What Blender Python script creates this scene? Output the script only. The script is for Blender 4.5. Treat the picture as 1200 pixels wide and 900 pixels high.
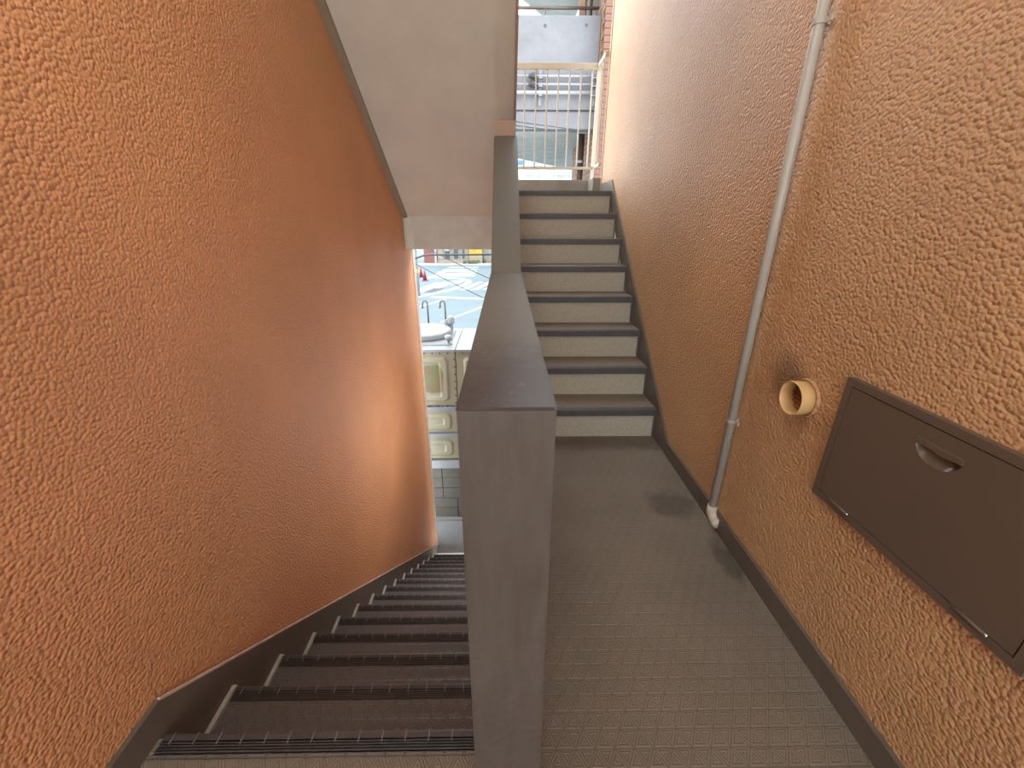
import bpy, bmesh, math, random
from mathutils import Vector, Matrix

# ------------------------------------------------------------------ scene, camera, sky, exposure
for o in list(bpy.data.objects):
    bpy.data.objects.remove(o, do_unlink=True)
scene = bpy.context.scene
COL = scene.collection
random.seed(7)

EYE = 1.3015
cam_data = bpy.data.cameras.new('camera')
cam_data.sensor_width = 36.0
cam_data.sensor_fit = 'HORIZONTAL'
cam_data.lens = 36.0 * 486.79 / 1200.0
cam_data.clip_start = 0.02
cam_data.clip_end = 400
cam = bpy.data.objects.new('camera', cam_data)
COL.objects.link(cam)
cam.matrix_world = (Matrix.Translation((0, 0, EYE)) @ Matrix.Rotation(-0.0144, 4, 'Z')
                    @ Matrix.Rotation(math.pi / 2 - 0.3813, 4, 'X') @ Matrix.Rotation(0.0021, 4, 'Z'))
scene.camera = cam

world = bpy.data.worlds.new('overcast_sky')
scene.world = world
world.use_nodes = True
bg = world.node_tree.nodes['Background']
bg.inputs['Color'].default_value = (0.90, 0.96, 1.0, 1)
bg.inputs['Strength'].default_value = 3.4

scene.view_settings.view_transform = 'Standard'
scene.view_settings.look = 'None'
scene.view_settings.gamma = 1.0
scene.view_settings.use_curve_mapping = False
scene.view_settings.exposure = 1.0
FILL = 24.0              # emission of the added landing fill lamp's diffuser
FILL_EXIT = 40.0         # and of the added fill lamp under the upper landing
FILL_SIDE = 17.0         # and of the added fill lamp on the divider

# ------------------------------------------------------------------ measured sizes (metres)
R = 0.19                 # riser
T = 0.2417               # going
SLOPE = R / T
YR = 2.3276              # first riser of the flight going up
YL = 0.7042              # landing edge above the flight going down
XW = 0.95                # wall faces at +-XW
XS = 0.936               # skirting faces
NL = 15                  # risers going down
NR = 8                   # risers going up
GROUND = -NL * R
PW = 0.072               # half width of the parapet
ZP = 1.051               # parapet top
YN, YK, YE = 0.537, 2.0675, 2.99
ZUP = NR * R             # upper landing
YB = -2.3                # rear edge of our landing


# ------------------------------------------------------------------ material helpers
def _mat(name):
    m = bpy.data.materials.new(name)
    m.use_nodes = True
    nt = m.node_tree
    b = nt.nodes['Principled BSDF']
    return m, nt, b


def nd(nt, kind, **kw):
    n = nt.nodes.new(kind)
    for k, v in kw.items():
        setattr(n, k, v)
    return n


def coords(nt, kind='Object'):
    return nd(nt, 'ShaderNodeTexCoord').outputs[kind]


def math_n(nt, op, a, b=None, c=None):
    n = nd(nt, 'ShaderNodeMath', operation=op)
    for i, v in enumerate((a, b, c)):
        if v is None:
            continue
        if isinstance(v, (int, float)):
            n.inputs[i].default_value = v
        else:
            nt.links.new(v, n.inputs[i])
    return n.outputs[0]


def mix_col(nt, fac, a, b, blend='MIX'):
    n = nd(nt, 'ShaderNodeMix', data_type='RGBA', blend_type=blend)
    for i, v in ((0, fac), (6, a), (7, b)):
        if isinstance(v, (int, float)):
            n.inputs[i].default_value = v
        elif isinstance(v, tuple):
            n.inputs[i].default_value = (*v, 1) if len(v) == 3 else v
        else:
            nt.links.new(v, n.inputs[i])
    return n.outputs[2]


def noise(nt, vec, scale, detail=3.0, rough=0.55):
    n = nd(nt, 'ShaderNodeTexNoise')
    n.inputs['Scale'].default_value = scale
    n.inputs['Detail'].default_value = detail
    n.inputs['Roughness'].default_value = rough
    nt.links.new(vec, n.inputs['Vector'])
    return n.outputs['Fac']


def ramp(nt, fac, lo, hi):
    n = nd(nt, 'ShaderNodeMapRange')
    n.inputs['From Min'].default_value = lo
    n.inputs['From Max'].default_value = hi
    nt.links.new(fac, n.inputs['Value'])
    return n.outputs['Result']


def bump(nt, height, strength, dist, normal=None):
    n = nd(nt, 'ShaderNodeBump')
    n.inputs['Strength'].default_value = strength
    n.inputs['Distance'].default_value = dist
    nt.links.new(height, n.inputs['Height'])
    if normal:
        nt.links.new(normal, n.inputs['Normal'])
    return n.outputs['Normal']


def plain(name, col, rough=0.6, var=0.12, scale=6.0, bscale=0.0, bstr=0.3, bdist=0.002, metal=0.0, spec=0.5):
    m, nt, b = _mat(name)
    v = coords(nt)
    f = noise(nt, v, scale, 4)
    lo = tuple(c * (1 - var) for c in col)
    hi = tuple(min(1, c * (1 + var)) for c in col)
    nt.links.new(mix_col(nt, ramp(nt, f, 0.3, 0.7), lo, hi), b.inputs['Base Color'])
    b.inputs['Roughness'].default_value = rough
    b.inputs['Metallic'].default_value = metal
    b.inputs['Specular IOR Level'].default_value = spec
    if bscale:
        nt.links.new(bump(nt, noise(nt, v, bscale, 3), bstr, bdist), b.inputs['Normal'])
    return m


def stucco(name, col, spots=()):
    """sprayed stucco: rounded pebbly relief under masonry paint"""
    m, nt, b = _mat(name)
    v = coords(nt)
    big = noise(nt, v, 1.6, 4)
    lo = tuple(c * 0.90 for c in col)
    hi = tuple(min(1, c * 1.08) for c in col)
    c = mix_col(nt, ramp(nt, big, 0.3, 0.7), lo, hi)
    for (cx, cy, cz, rad, dark, tint) in spots:      # tinted round marks with noise-broken edges
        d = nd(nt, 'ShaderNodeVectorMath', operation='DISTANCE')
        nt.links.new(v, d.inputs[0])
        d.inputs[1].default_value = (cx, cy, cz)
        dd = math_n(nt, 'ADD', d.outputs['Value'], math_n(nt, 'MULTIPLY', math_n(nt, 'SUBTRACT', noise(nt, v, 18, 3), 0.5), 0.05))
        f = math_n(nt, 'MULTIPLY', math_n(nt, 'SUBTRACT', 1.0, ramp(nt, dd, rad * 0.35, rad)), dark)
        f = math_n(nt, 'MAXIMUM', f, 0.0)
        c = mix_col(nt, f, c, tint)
    # pebbly relief height, used for the bump only
    vor = nd(nt, 'ShaderNodeTexVoronoi', feature='SMOOTH_F1')
    vor.inputs['Scale'].default_value = 108
    vor.inputs['Smoothness'].default_value = 0.35
    warp = nd(nt, 'ShaderNodeVectorMath', operation='ADD')
    nz = nd(nt, 'ShaderNodeTexNoise')
    nz.inputs['Scale'].default_value = 30
    nt.links.new(v, nz.inputs['Vector'])
    sc = nd(nt, 'ShaderNodeVectorMath', operation='SCALE')
    sc.inputs['Scale'].default_value = 0.004
    nt.links.new(nz.outputs['Color'], sc.inputs[0])
    nt.links.new(v, warp.inputs[0])
    nt.links.new(sc.outputs[0], warp.inputs[1])
    nt.links.new(warp.outputs[0], vor.inputs['Vector'])
    h1 = math_n(nt, 'SUBTRACT', 1.0, math_n(nt, 'POWER', vor.outputs['Distance'], 1.6))
    h2 = noise(nt, v, 210, 2, 0.5)
    h = math_n(nt, 'ADD', math_n(nt, 'MULTIPLY', h1, 1.0), math_n(nt, 'MULTIPLY', h2, 0.22))
    nt.links.new(c, b.inputs['Base Color'])
    b.inputs['Roughness'].default_value = 0.5
    b.inputs['Specular IOR Level'].default_value = 0.5
    nt.links.new(bump(nt, h, 0.9, 0.0058), b.inputs['Normal'])
    return m


def vinyl(name, col, stains=()):
    """embossed anti-slip sheet: equilateral triangles with nested lines"""
    m, nt, b = _mat(name)
    v = coords(nt)
    sp = nd(nt, 'ShaderNodeSeparateXYZ')
    nt.links.new(v, sp.inputs[0])
    X, Y = sp.outputs[0], sp.outputs[1]
    hgt = 0.0445
    k = math.sqrt(3) / 2

    def fam(e):
        f = math_n(nt, 'FRACT', math_n(nt, 'DIVIDE', e, hgt))
        return math_n(nt, 'SUBTRACT', 0.5, math_n(nt, 'ABSOLUTE', math_n(nt, 'SUBTRACT', f, 0.5)))
    a = fam(math_n(nt, 'ADD', Y, 0.0115))
    xb = math_n(nt, 'MULTIPLY', X, k)
    yb = math_n(nt, 'MULTIPLY', math_n(nt, 'ADD', Y, 0.0115), 0.5)
    bb = fam(math_n(nt, 'ADD', xb, yb))
    cc = fam(math_n(nt, 'SUBTRACT', xb, yb))
    d = math_n(nt, 'MINIMUM', a, math_n(nt, 'MINIMUM', bb, cc))
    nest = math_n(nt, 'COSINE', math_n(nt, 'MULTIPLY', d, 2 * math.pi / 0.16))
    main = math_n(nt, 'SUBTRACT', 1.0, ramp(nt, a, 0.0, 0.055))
    main = math_n(nt, 'MAXIMUM', main, 0.0)
    h = math_n(nt, 'SUBTRACT', math_n(nt, 'MULTIPLY', nest, 0.5), math_n(nt, 'MULTIPLY', main, 1.6))
    f = noise(nt, v, 3.0, 5)
    c = mix_col(nt, ramp(nt, f, 0.3, 0.7), tuple(x * 0.86 for x in col), tuple(x * 1.12 for x in col))
    c = mix_col(nt, math_n(nt, 'MULTIPLY', ramp(nt, nest, -0.2, 0.7), 0.6), c, tuple(x * 0.45 for x in col))  # nested lines: shading of the relief put into the colour
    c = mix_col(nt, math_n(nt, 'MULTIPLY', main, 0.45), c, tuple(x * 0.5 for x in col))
    for (cx, cy, rx, ry, dark) in stains:
        ex = math_n(nt, 'DIVIDE', math_n(nt, 'SUBTRACT', X, cx), rx)
        ey = math_n(nt, 'DIVIDE', math_n(nt, 'SUBTRACT', Y, cy), ry)
        rr = math_n(nt, 'SQRT', math_n(nt, 'ADD', math_n(nt, 'MULTIPLY', ex, ex), math_n(nt, 'MULTIPLY', ey, ey)))
        rr = math_n(nt, 'ADD', rr, math_n(nt, 'MULTIPLY', math_n(nt, 'SUBTRACT', noise(nt, v, 14, 4), 0.5), 1.1))
        ff = math_n(nt, 'MULTIPLY', math_n(nt, 'SUBTRACT', 1.0, ramp(nt, rr, 0.55, 1.0)), dark)
        c = mix_col(nt, math_n(nt, 'MAXIMUM', ff, 0.0), c, tuple(x * 0.35 for x in col))
    nt.links.new(c, b.inputs['Base Color'])
    b.inputs['Roughness'].default_value = 0.5
    b.inputs['Specular IOR Level'].default_value = 0.4
    nt.links.new(bump(nt, h, 0.8, 0.0016), b.inputs['Normal'])
    return m


def worn_paint(name, col, rough, wear_col, wear=0.5, bstr=0.25):
    """glossy trowelled paint on mortar with rubbed patches"""
    m, nt, b = _mat(name)
    v = coords(nt)
    mp = nd(nt, 'ShaderNodeMapping')
    mp.inputs['Scale'].default_value = (14, 14, 3.0)
    nt.links.new(v, mp.inputs['Vector'])
    f = ramp(nt, noise(nt, mp.outputs[0], 1.6, 6, 0.6), 0.35, 0.8)
    c = mix_col(nt, math_n(nt, 'MULTIPLY', f, wear), col, wear_col)
    nt.links.new(c, b.inputs['Base Color'])
    b.inputs['Roughness'].default_value = rough
    h = math_n(nt, 'ADD', noise(nt, v, 40, 3), math_n(nt, 'MULTIPLY', noise(nt, v, 6, 2), 1.4))
    nt.links.new(bump(nt, h, bstr, 0.006), b.inputs['Normal'])
    return m


def concrete(name, col, rough=0.8, pits=True):
    m, nt, b = _mat(name)
    v = coords(nt)
    f = noise(nt, v, 2.2, 6, 0.62)
    c = mix_col(nt, ramp(nt, f, 0.3, 0.7), tuple(x * 0.78 for x in col), tuple(min(1, x * 1.15) for x in col))
    if pits:
        p = ramp(nt, noise(nt, v, 22, 3), 0.66, 0.74)
        c = mix_col(nt, math_n(nt, 'MULTIPLY', p, 0.55), c, tuple(x * 0.45 for x in col))
    nt.links.new(c, b.inputs['Base Color'])
    b.inputs['Roughness'].default_value = rough
    nt.links.new(bump(nt, noise(nt, v, 40, 4), 0.3, 0.004), b.inputs['Normal'])
    return m


def stained_frp(name):
    m, nt, b = _mat(name)
    v = coords(nt)
    sp = nd(nt, 'ShaderNodeSeparateXYZ')
    nt.links.new(v, sp.inputs[0])
    base = mix_col(nt, ramp(nt, noise(nt, v, 3, 5), 0.3, 0.7), (0.161, 0.138, 0.090), (0.198, 0.177, 0.124))
    ex = math_n(nt, 'DIVIDE', math_n(nt, 'SUBTRACT', sp.outputs[0], -0.15), 0.15)
    ez = math_n(nt, 'DIVIDE', math_n(nt, 'SUBTRACT', sp.outputs[2], 1.33), 0.20)
    ex4 = math_n(nt, 'POWER', math_n(nt, 'ABSOLUTE', ex), 4)
    ez4 = math_n(nt, 'POWER', math_n(nt, 'ABSOLUTE', ez), 4)
    q = math_n(nt, 'ADD', math_n(nt, 'ADD', ex4, ez4), math_n(nt, 'MULTIPLY', math_n(nt, 'SUBTRACT', noise(nt, v, 9, 4), 0.5), 2.2))
    f = math_n(nt, 'SUBTRACT', 1.0, ramp(nt, q, 0.6, 1.1))
    f = math_n(nt, 'MAXIMUM', f, 0.0)
    g = mix_col(nt, ramp(nt, noise(nt, v, 7, 3), 0.42, 0.6), (0.070, 0.080, 0.016), (0.095, 0.050, 0.016))
    c = mix_col(nt, math_n(nt, 'MULTIPLY', f, 0.85), base, g)
    vs = nd(nt, 'ShaderNodeMapping')
    vs.inputs['Scale'].default_value = (9, 9, 1.2)
    nt.links.new(v, vs.inputs['Vector'])
    st = ramp(nt, noise(nt, vs.outputs[0], 2.2, 4), 0.58, 0.72)
    c = mix_col(nt, math_n(nt, 'MULTIPLY', st, 0.4), c, (0.072, 0.063, 0.028))
    nt.links.new(c, b.inputs['Base Color'])
    b.inputs['Roughness'].default_value = 0.5
    return m


M = {}
M['wall_l'] = stucco('orange_stucco', (0.61, 0.295, 0.140))
M['wall_r'] = stucco('orange_stucco_light_tint', (0.55, 0.325, 0.165),  # same paint as the left wall; tan light tint put into the colour
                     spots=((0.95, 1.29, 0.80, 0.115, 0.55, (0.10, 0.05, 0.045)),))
M['plaster_pink'] = plain('pink_plaster', (0.42, 0.28, 0.21), 0.7, 0.1, 5, 60, 0.3, 0.004)
M['soffit'] = plain('cream_ceiling_paint', (0.62, 0.585, 0.50), 0.75, 0.07, 2.5, 90, 0.2, 0.003)
M['beam'] = plain('grey_beam_paint', (0.57, 0.575, 0.51), 0.75, 0.07, 8, 120, 0.35, 0.004)
M['trim_dull'] = plain('olive_grey_trim', (0.27, 0.22, 0.155), 0.6, 0.1, 6)
M['trim_pale'] = plain('pale_grey_trim', (0.64, 0.63, 0.54), 0.6, 0.08, 6)
M['skirt'] = worn_paint('dark_skirting_paint', (0.115, 0.095, 0.076), 0.42, (0.16, 0.135, 0.11), 0.5, 0.15)
M['parapet'] = worn_paint('brown_grey_parapet_paint', (0.088, 0.070, 0.058), 0.30, (0.155, 0.135, 0.12), 0.6, 0.25)
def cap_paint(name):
    """brown paint, scuffed darker at the near end, far glare put in as grey"""
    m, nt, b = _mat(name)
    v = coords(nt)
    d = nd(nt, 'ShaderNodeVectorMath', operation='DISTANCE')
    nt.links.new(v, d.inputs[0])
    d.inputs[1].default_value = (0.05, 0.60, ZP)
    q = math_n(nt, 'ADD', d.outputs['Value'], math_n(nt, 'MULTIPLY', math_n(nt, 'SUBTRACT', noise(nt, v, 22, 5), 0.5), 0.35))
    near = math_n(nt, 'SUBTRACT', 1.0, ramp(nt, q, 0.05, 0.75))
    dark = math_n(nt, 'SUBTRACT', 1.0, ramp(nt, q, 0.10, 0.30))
    c = mix_col(nt, near, (0.165, 0.158, 0.140), (0.092, 0.072, 0.060))  # grey away from the near end is glare put into the colour
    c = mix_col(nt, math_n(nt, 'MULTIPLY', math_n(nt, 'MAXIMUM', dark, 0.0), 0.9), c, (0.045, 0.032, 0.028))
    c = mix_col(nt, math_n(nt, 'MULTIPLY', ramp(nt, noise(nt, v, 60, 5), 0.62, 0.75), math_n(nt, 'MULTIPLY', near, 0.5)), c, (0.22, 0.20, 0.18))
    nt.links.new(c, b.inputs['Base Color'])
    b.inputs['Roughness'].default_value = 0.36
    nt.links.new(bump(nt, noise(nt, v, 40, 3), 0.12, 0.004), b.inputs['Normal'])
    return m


M['cap'] = cap_paint('cap_paint_glare')
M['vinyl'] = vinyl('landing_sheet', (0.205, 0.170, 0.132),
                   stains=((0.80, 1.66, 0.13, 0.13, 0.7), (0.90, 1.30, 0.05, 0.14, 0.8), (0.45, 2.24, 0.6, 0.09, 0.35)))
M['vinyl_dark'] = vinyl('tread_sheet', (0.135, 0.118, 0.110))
M['riser'] = plain('beige_riser_sheet', (0.43, 0.395, 0.315), 0.6, 0.14, 90)
M['tread_top'] = plain('brown_tread_sheet', (0.20, 0.165, 0.130), 0.6, 0.12, 40, 160, 0.3, 0.002)
M['nosing'] = plain('charcoal_nosing', (0.075, 0.073, 0.075), 0.5, 0.15, 20)
M['nosing_dark'] = plain('dark_rubber_nosing', (0.060, 0.050, 0.048), 0.42, 0.2, 25)
M['nosing_rib'] = plain('rubber_rib_highlight', (0.16, 0.145, 0.135), 0.4, 0.2, 25)  # ridge highlights put into the colour as a lighter grey
M['sealant'] = plain('pale_sealant', (0.42, 0.40, 0.36), 0.5, 0.2, 20)
M['sealant_pink'] = plain('pinkish_sealant', (0.52, 0.40, 0.32), 0.6, 0.2, 20)
M['hatch'] = plain('dark_brown_steel', (0.118, 0.088, 0.066), 0.48, 0.04, 4)
M['chrome'] = plain('polished_steel', (0.75, 0.75, 0.75), 0.2, 0.02, 4, metal=1.0)
M['pipe'] = plain('grey_conduit', (0.43, 0.42, 0.375), 0.38, 0.06, 12)
M['pvc'] = plain('pale_pvc', (0.52, 0.48, 0.38), 0.45, 0.06, 12)
M['vent'] = plain('cream_vent_plastic', (0.66, 0.43, 0.19), 0.45, 0.08, 12)
M['vent_in'] = plain('brown_vent_grille', (0.26, 0.12, 0.06), 0.6, 0.1, 12)
M['rail'] = plain('ivory_railing_paint', (0.42, 0.37, 0.29), 0.45, 0.05, 8)
M['kerb'] = concrete('grey_kerb', (0.22, 0.205, 0.18))
M['threshold'] = concrete('pale_threshold', (0.171, 0.171, 0.167))
M['concrete'] = concrete('fair_faced_concrete', (0.122, 0.122, 0.131))
M['concrete_d'] = concrete('grey_green_concrete', (0.34, 0.36, 0.34), pits=False)
M['mortar'] = concrete('brick_mortar', (0.065, 0.041, 0.033), pits=False)
M['brick'] = plain('red_brown_brick', (0.135, 0.064, 0.043), 0.75, 0.2, 9, 60, 0.3, 0.003)
M['brick_o'] = plain('orange_brick', (0.147, 0.078, 0.043), 0.75, 0.2, 9, 60, 0.3, 0.003)
M['downpipe'] = plain('brown_downpipe', (0.045, 0.029, 0.022), 0.4, 0.05, 9)
M['wpipe'] = plain('white_pipe', (0.196, 0.204, 0.216), 0.45, 0.06, 9)
M['steel'] = plain('galvanised_steel', (0.139, 0.147, 0.164), 0.45, 0.1, 20)
M['black'] = plain('black_plastic', (0.02, 0.02, 0.022), 0.5, 0.1, 20)
M['frp'] = stained_frp('stained_cream_fibreglass')
M['frp_top'] = plain('weathered_white_fibreglass', (0.154, 0.162, 0.167), 0.5, 0.08, 6)
M['frp_side'] = plain('cream_fibreglass', (0.182, 0.163, 0.109), 0.5, 0.12, 6)
M['bolt'] = plain('rusty_bolt', (0.029, 0.022, 0.021), 0.6, 0.1, 20)
M['block'] = concrete('grey_block', (0.085, 0.079, 0.064))
M['joint'] = concrete('dark_joint', (0.035, 0.033, 0.029), pits=False)
M['ground'] = concrete('worn_concrete_ground', (0.168, 0.174, 0.171))
M['asphalt'] = plain('blue_grey_asphalt', (0.074, 0.103, 0.118), 0.85, 0.08, 0.8)
M['asphalt_d'] = plain('dark_asphalt_patch', (0.031, 0.035, 0.043), 0.85, 0.08, 0.8)
M['paint'] = plain('road_paint', (0.255, 0.270, 0.270), 0.8, 0.08, 2.0)
M['cone'] = plain('red_cone', (0.171, 0.019, 0.024), 0.5, 0.05, 5)
M['redwall'] = plain('brick_red_wall', (0.147, 0.053, 0.046), 0.7, 0.12, 2)
M['cream'] = plain('cream_wall', (0.223, 0.182, 0.140), 0.7, 0.08, 2)
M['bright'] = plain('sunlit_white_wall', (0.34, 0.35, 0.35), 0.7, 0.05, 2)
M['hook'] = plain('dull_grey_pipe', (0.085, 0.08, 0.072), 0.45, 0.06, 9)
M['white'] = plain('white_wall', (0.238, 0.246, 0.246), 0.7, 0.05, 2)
M['yellow'] = plain('yellow_shutter', (0.344, 0.239, 0.034), 0.6, 0.06, 2)
M['glass'] = plain('dark_glass', (0.05, 0.06, 0.062), 0.15, 0.1, 2)
M['green'] = plain('green_hedge', (0.041, 0.065, 0.024), 0.8, 0.3, 5)
M['pole'] = plain('pale_pole', (0.198, 0.262, 0.277), 0.7, 0.08, 2)
M['signblue'] = plain('blue_panel', (0.033, 0.114, 0.204), 0.5, 0.05, 2)


# ------------------------------------------------------------------ mesh helpers
def origin(p):
    v = Vector((0, 0, 0))
    while p is not None:
        v = v + p.location
        p = p.parent
    return v


def thing(name, loc, label, cat, group=None):
    o = bpy.data.objects.new(name, None)
    o.empty_display_size = 0.1
    COL.objects.link(o)
    o.location = loc
    o['label'] = label
    o['category'] = cat
    if group:
        o['group'] = group
    return o


def finish(bm, name, mat, parent=None, smooth=False, at=None, local=False):
    """link a bmesh written in world coordinates; origin at `at` (or the parent's)"""
    org = Vector(at) if at is not None else origin(parent)
    if not local:
        bmesh.ops.translate(bm, verts=bm.verts, vec=-org)
    bmesh.ops.recalc_face_normals(bm, faces=bm.faces)
    me = bpy.data.meshes.new(name)
    bm.to_mesh(me)
    bm.free()
    if smooth:
        for p in me.polygons:
            p.use_smooth = True
    me.materials.append(M[mat] if isinstance(mat, str) else mat)
    return link(name, me, parent, org)


def link(name, me, parent=None, org=(0, 0, 0)):
    o = bpy.data.objects.new(name, me)
    COL.objects.link(o)
    o.parent = parent
    o.location = Vector(org) - origin(parent)
    return o


def tag(o, label=None, cat=None, group=None, kind=None):
    if label:
        o['label'] = label
    if cat:
        o['category'] = cat
    if group:
        o['group'] = group
    if kind:
        o['kind'] = kind
    return o


def struct(o, label, cat):
    return tag(o, label, cat, kind='structure')


def NB():
    return bmesh.new()


def box(bm, x0, x1, y0, y1, z0, z1, bev=0.0):
    vs = [bm.verts.new(p) for p in ((x0, y0, z0), (x1, y0, z0), (x1, y1, z0), (x0, y1, z0),
                                    (x0, y0, z1), (x1, y0, z1), (x1, y1, z1), (x0, y1, z1))]
    fs = [bm.faces.new([vs[i] for i in q]) for q in ((0, 3, 2, 1), (4, 5, 6, 7), (0, 1, 5, 4), (1, 2, 6, 5), (2, 3, 7, 6), (3, 0, 4, 7))]
    if bev:
        es = list({e for f in fs for e in f.edges})
        bmesh.ops.bevel(bm, geom=es, offset=bev, segments=2, affect='EDGES', profile=0.6)
    return bm


def prism_x(bm, poly, x0, x1):
    """polygon [(y,z)...] extruded along x"""
    a = [bm.verts.new((x0, y, z)) for y, z in poly]
    b = [bm.verts.new((x1, y, z)) for y, z in poly]
    n = len(poly)
    bm.faces.new(a)
    bm.faces.new(b[::-1])
    for i in range(n):
        j = (i + 1) % n
        bm.faces.new((a[i], b[i], b[j], a[j]))
    return bm


def prism_z(bm, poly, z0, z1):
    a = [bm.verts.new((x, y, z0)) for x, y in poly]
    b = [bm.verts.new((x, y, z1)) for x, y in poly]
    n = len(poly)
    bm.faces.new(a[::-1])
    bm.faces.new(b)
    for i in range(n):
        j = (i + 1) % n
        bm.faces.new((a[i], a[j], b[j], b[i]))
    return bm


def tube(bm, pts, r, seg=14, caps=True):
    pts = [Vector(p) for p in pts]
    rings = []
    up = None
    for i, p in enumerate(pts):
        if i == 0:
            d = pts[1] - p
        elif i == len(pts) - 1:
            d = p - pts[i - 1]
        else:
            d = (pts[i + 1] - p).normalized() + (p - pts[i - 1]).normalized()
        d.normalize()
        if up is None:
            up = Vector((0, 0, 1)) if abs(d.z) < 0.9 else Vector((1, 0, 0))
        a = (up - d * up.dot(d)).normalized()
        up = a
        b = d.cross(a)
        rad = r[i] if isinstance(r, (list, tuple)) else r
        rings.append([bm.verts.new(p + (a * math.cos(t) + b * math.sin(t)) * rad) for t in [2 * math.pi * k / seg for k in range(seg)]])
    for q in range(len(rings) - 1):
        for k in range(seg):
            j = (k + 1) % seg
            bm.faces.new((rings[q][k], rings[q][j], rings[q + 1][j], rings[q + 1][k]))
    if caps:
        bm.faces.new(rings[0][::-1])
        bm.faces.new(rings[-1])
    return bm


def lathe(bm, prof, c, axis='Z', seg=32, close=False):
    """profile [(radius, height)...] turned about an axis through c"""
    c = Vector(c)
    rings = []
    for r, h in prof:
        ring = []
        for k in range(seg):
            t = 2 * math.pi * k / seg
            if axis == 'Z':
                p = Vector((r * math.cos(t), r * math.sin(t), h))
            elif axis == 'X':
                p = Vector((h, r * math.cos(t), r * math.sin(t)))
            else:
                p = Vector((r * math.cos(t), h, r * math.sin(t)))
            ring.append(bm.verts.new(c + p))
        rings.append(ring)
    n = len(rings)
    for q in range(n if close else n - 1):
        a, b = rings[q], rings[(q + 1) % n]
        for k in range(seg):
            j = (k + 1) % seg
            bm.faces.new((a[k], a[j], b[j], b[k]))
    if not close:
        bm.faces.new(rings[0][::-1])
        bm.faces.new(rings[-1])
    return bm


def one_box(name, mat, parent, x0, x1, y0, y1, z0, z1, bev=0.0, at=None):
    return finish(box(NB(), x0, x1, y0, y1, z0, z1, bev), name, mat, parent, at=at)


def soffit_z(y):
    return 1.32 + 0.69 * (4.12 - y)


# ------------------------------------------------------------------ the setting
o = one_box('wall_left', 'wall_l', None, -XW - 0.15, -XW, YB, 4.40, GROUND - 0.2, 5.6)
struct(o, 'orange stucco wall on the left beside the steps going down', 'wall')
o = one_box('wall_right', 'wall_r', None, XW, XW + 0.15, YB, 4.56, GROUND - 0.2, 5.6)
struct(o, 'orange stucco wall on the right, tinted tan for the light, carrying the hatch and the conduit', 'wall')
# corner strips where the walls end
o = one_box('trim_1', 'sealant_pink', None, -XW - 0.155, -XW + 0.005, 4.40, 4.50, GROUND, 5.6)
struct(o, 'pale corner strip on the end of the left wall', 'trim')
o = one_box('trim_2', 'plaster_pink', None, XW - 0.006, XW + 0.155, 4.56, 4.60, 1.60, 5.6)
struct(o, 'pinkish corner strip on the end of the right wall by the railing', 'trim')

bm = NB()
prism_z(bm, [(-XW, YB), (XW, YB), (XW, YR + 0.02), (-PW + 0.02, YR + 0.02), (-PW + 0.02, YL - 0.01), (-XW, YL - 0.01)], -0.2, 0.0)
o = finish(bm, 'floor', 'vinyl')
struct(o, 'grey brown landing floor of embossed triangle sheet', 'floor')
o = one_box('ceiling', 'soffit', None, -XW, XW, YB, 2.15, 2.86, 3.04)
struct(o, 'cream ceiling over the near landing', 'ceiling')
bm = NB()
box(bm, -XW, XW, YB - 0.12, YB, -0.2, 0.5)  # unseen parapet added to cut daylight from behind
o = finish(bm, 'wall_back_blocker', 'wall_l')
struct(o, 'added low orange parapet limiting daylight behind the near landing', 'wall')
o = one_box('beam_back_blocker', 'beam', None, -XW, XW, YB - 0.12, YB, 2.45, 3.04)  # unseen lintel added to narrow the daylight opening
struct(o, 'added grey beam narrowing the daylight opening behind the near landing', 'beam')
# unseen fill lamp added on the landing ceiling to brighten the stairwell
LX, LY, LZ = -0.25, 0.65, 2.86
lp = thing('ceiling_fill_lamp', (LX, LY, LZ), 'added white fill lamp over the near landing', 'lamp')
finish(box(NB(), LX - 0.32, LX + 0.32, LY - 0.09, LY + 0.09, LZ - 0.03, LZ, 0.004), 'fill_lamp_body', 'white', lp)
lm, lnt, lb = _mat('fill_lamp_diffuser')
lb.inputs['Base Color'].default_value = (0.8, 0.8, 0.8, 1)
lb.inputs['Emission Color'].default_value = (1.0, 0.94, 0.85, 1)
lb.inputs['Emission Strength'].default_value = FILL
finish(box(NB(), LX - 0.30, LX + 0.30, LY - 0.075, LY + 0.075, LZ - 0.09, LZ - 0.03, 0.02), 'diffuser', lm, lp)
LX, LY, LZ = -0.45, 4.72, 1.345
lp = thing('ceiling_fill_lamp', (LX, LY, LZ), 'added small round fill lamp under the upper landing outside the lower exit', 'lamp')  # unseen fill lamp added to brighten the lower flight
finish(lathe(NB(), [(0.13, -0.02), (0.13, 0.0)], (LX, LY, LZ), 'Z', 28), 'fill_lamp_body', 'white', lp)
lm2 = lm.copy()
lm2.node_tree.nodes['Principled BSDF'].inputs['Emission Strength'].default_value = FILL_EXIT
lm2.node_tree.nodes['Principled BSDF'].inputs['Emission Color'].default_value = (0.95, 0.98, 1.0, 1)
finish(lathe(NB(), [(0.12, -0.02), (0.115, -0.05), (0.08, -0.075), (0.01, -0.085)], (LX, LY, LZ), 'Z', 28), 'diffuser', lm2, lp, smooth=True)
# flight overhead on the right, out of the picture
bm = NB()
prism_x(bm, [(2.15, 2.86), (4.02, 4.28), (4.02, 4.56), (2.15, 3.04)], PW, XW)
o = finish(bm, 'ceiling_flight', 'soffit')
struct(o, 'cream underside of the flight above the steps going up', 'ceiling')

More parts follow.
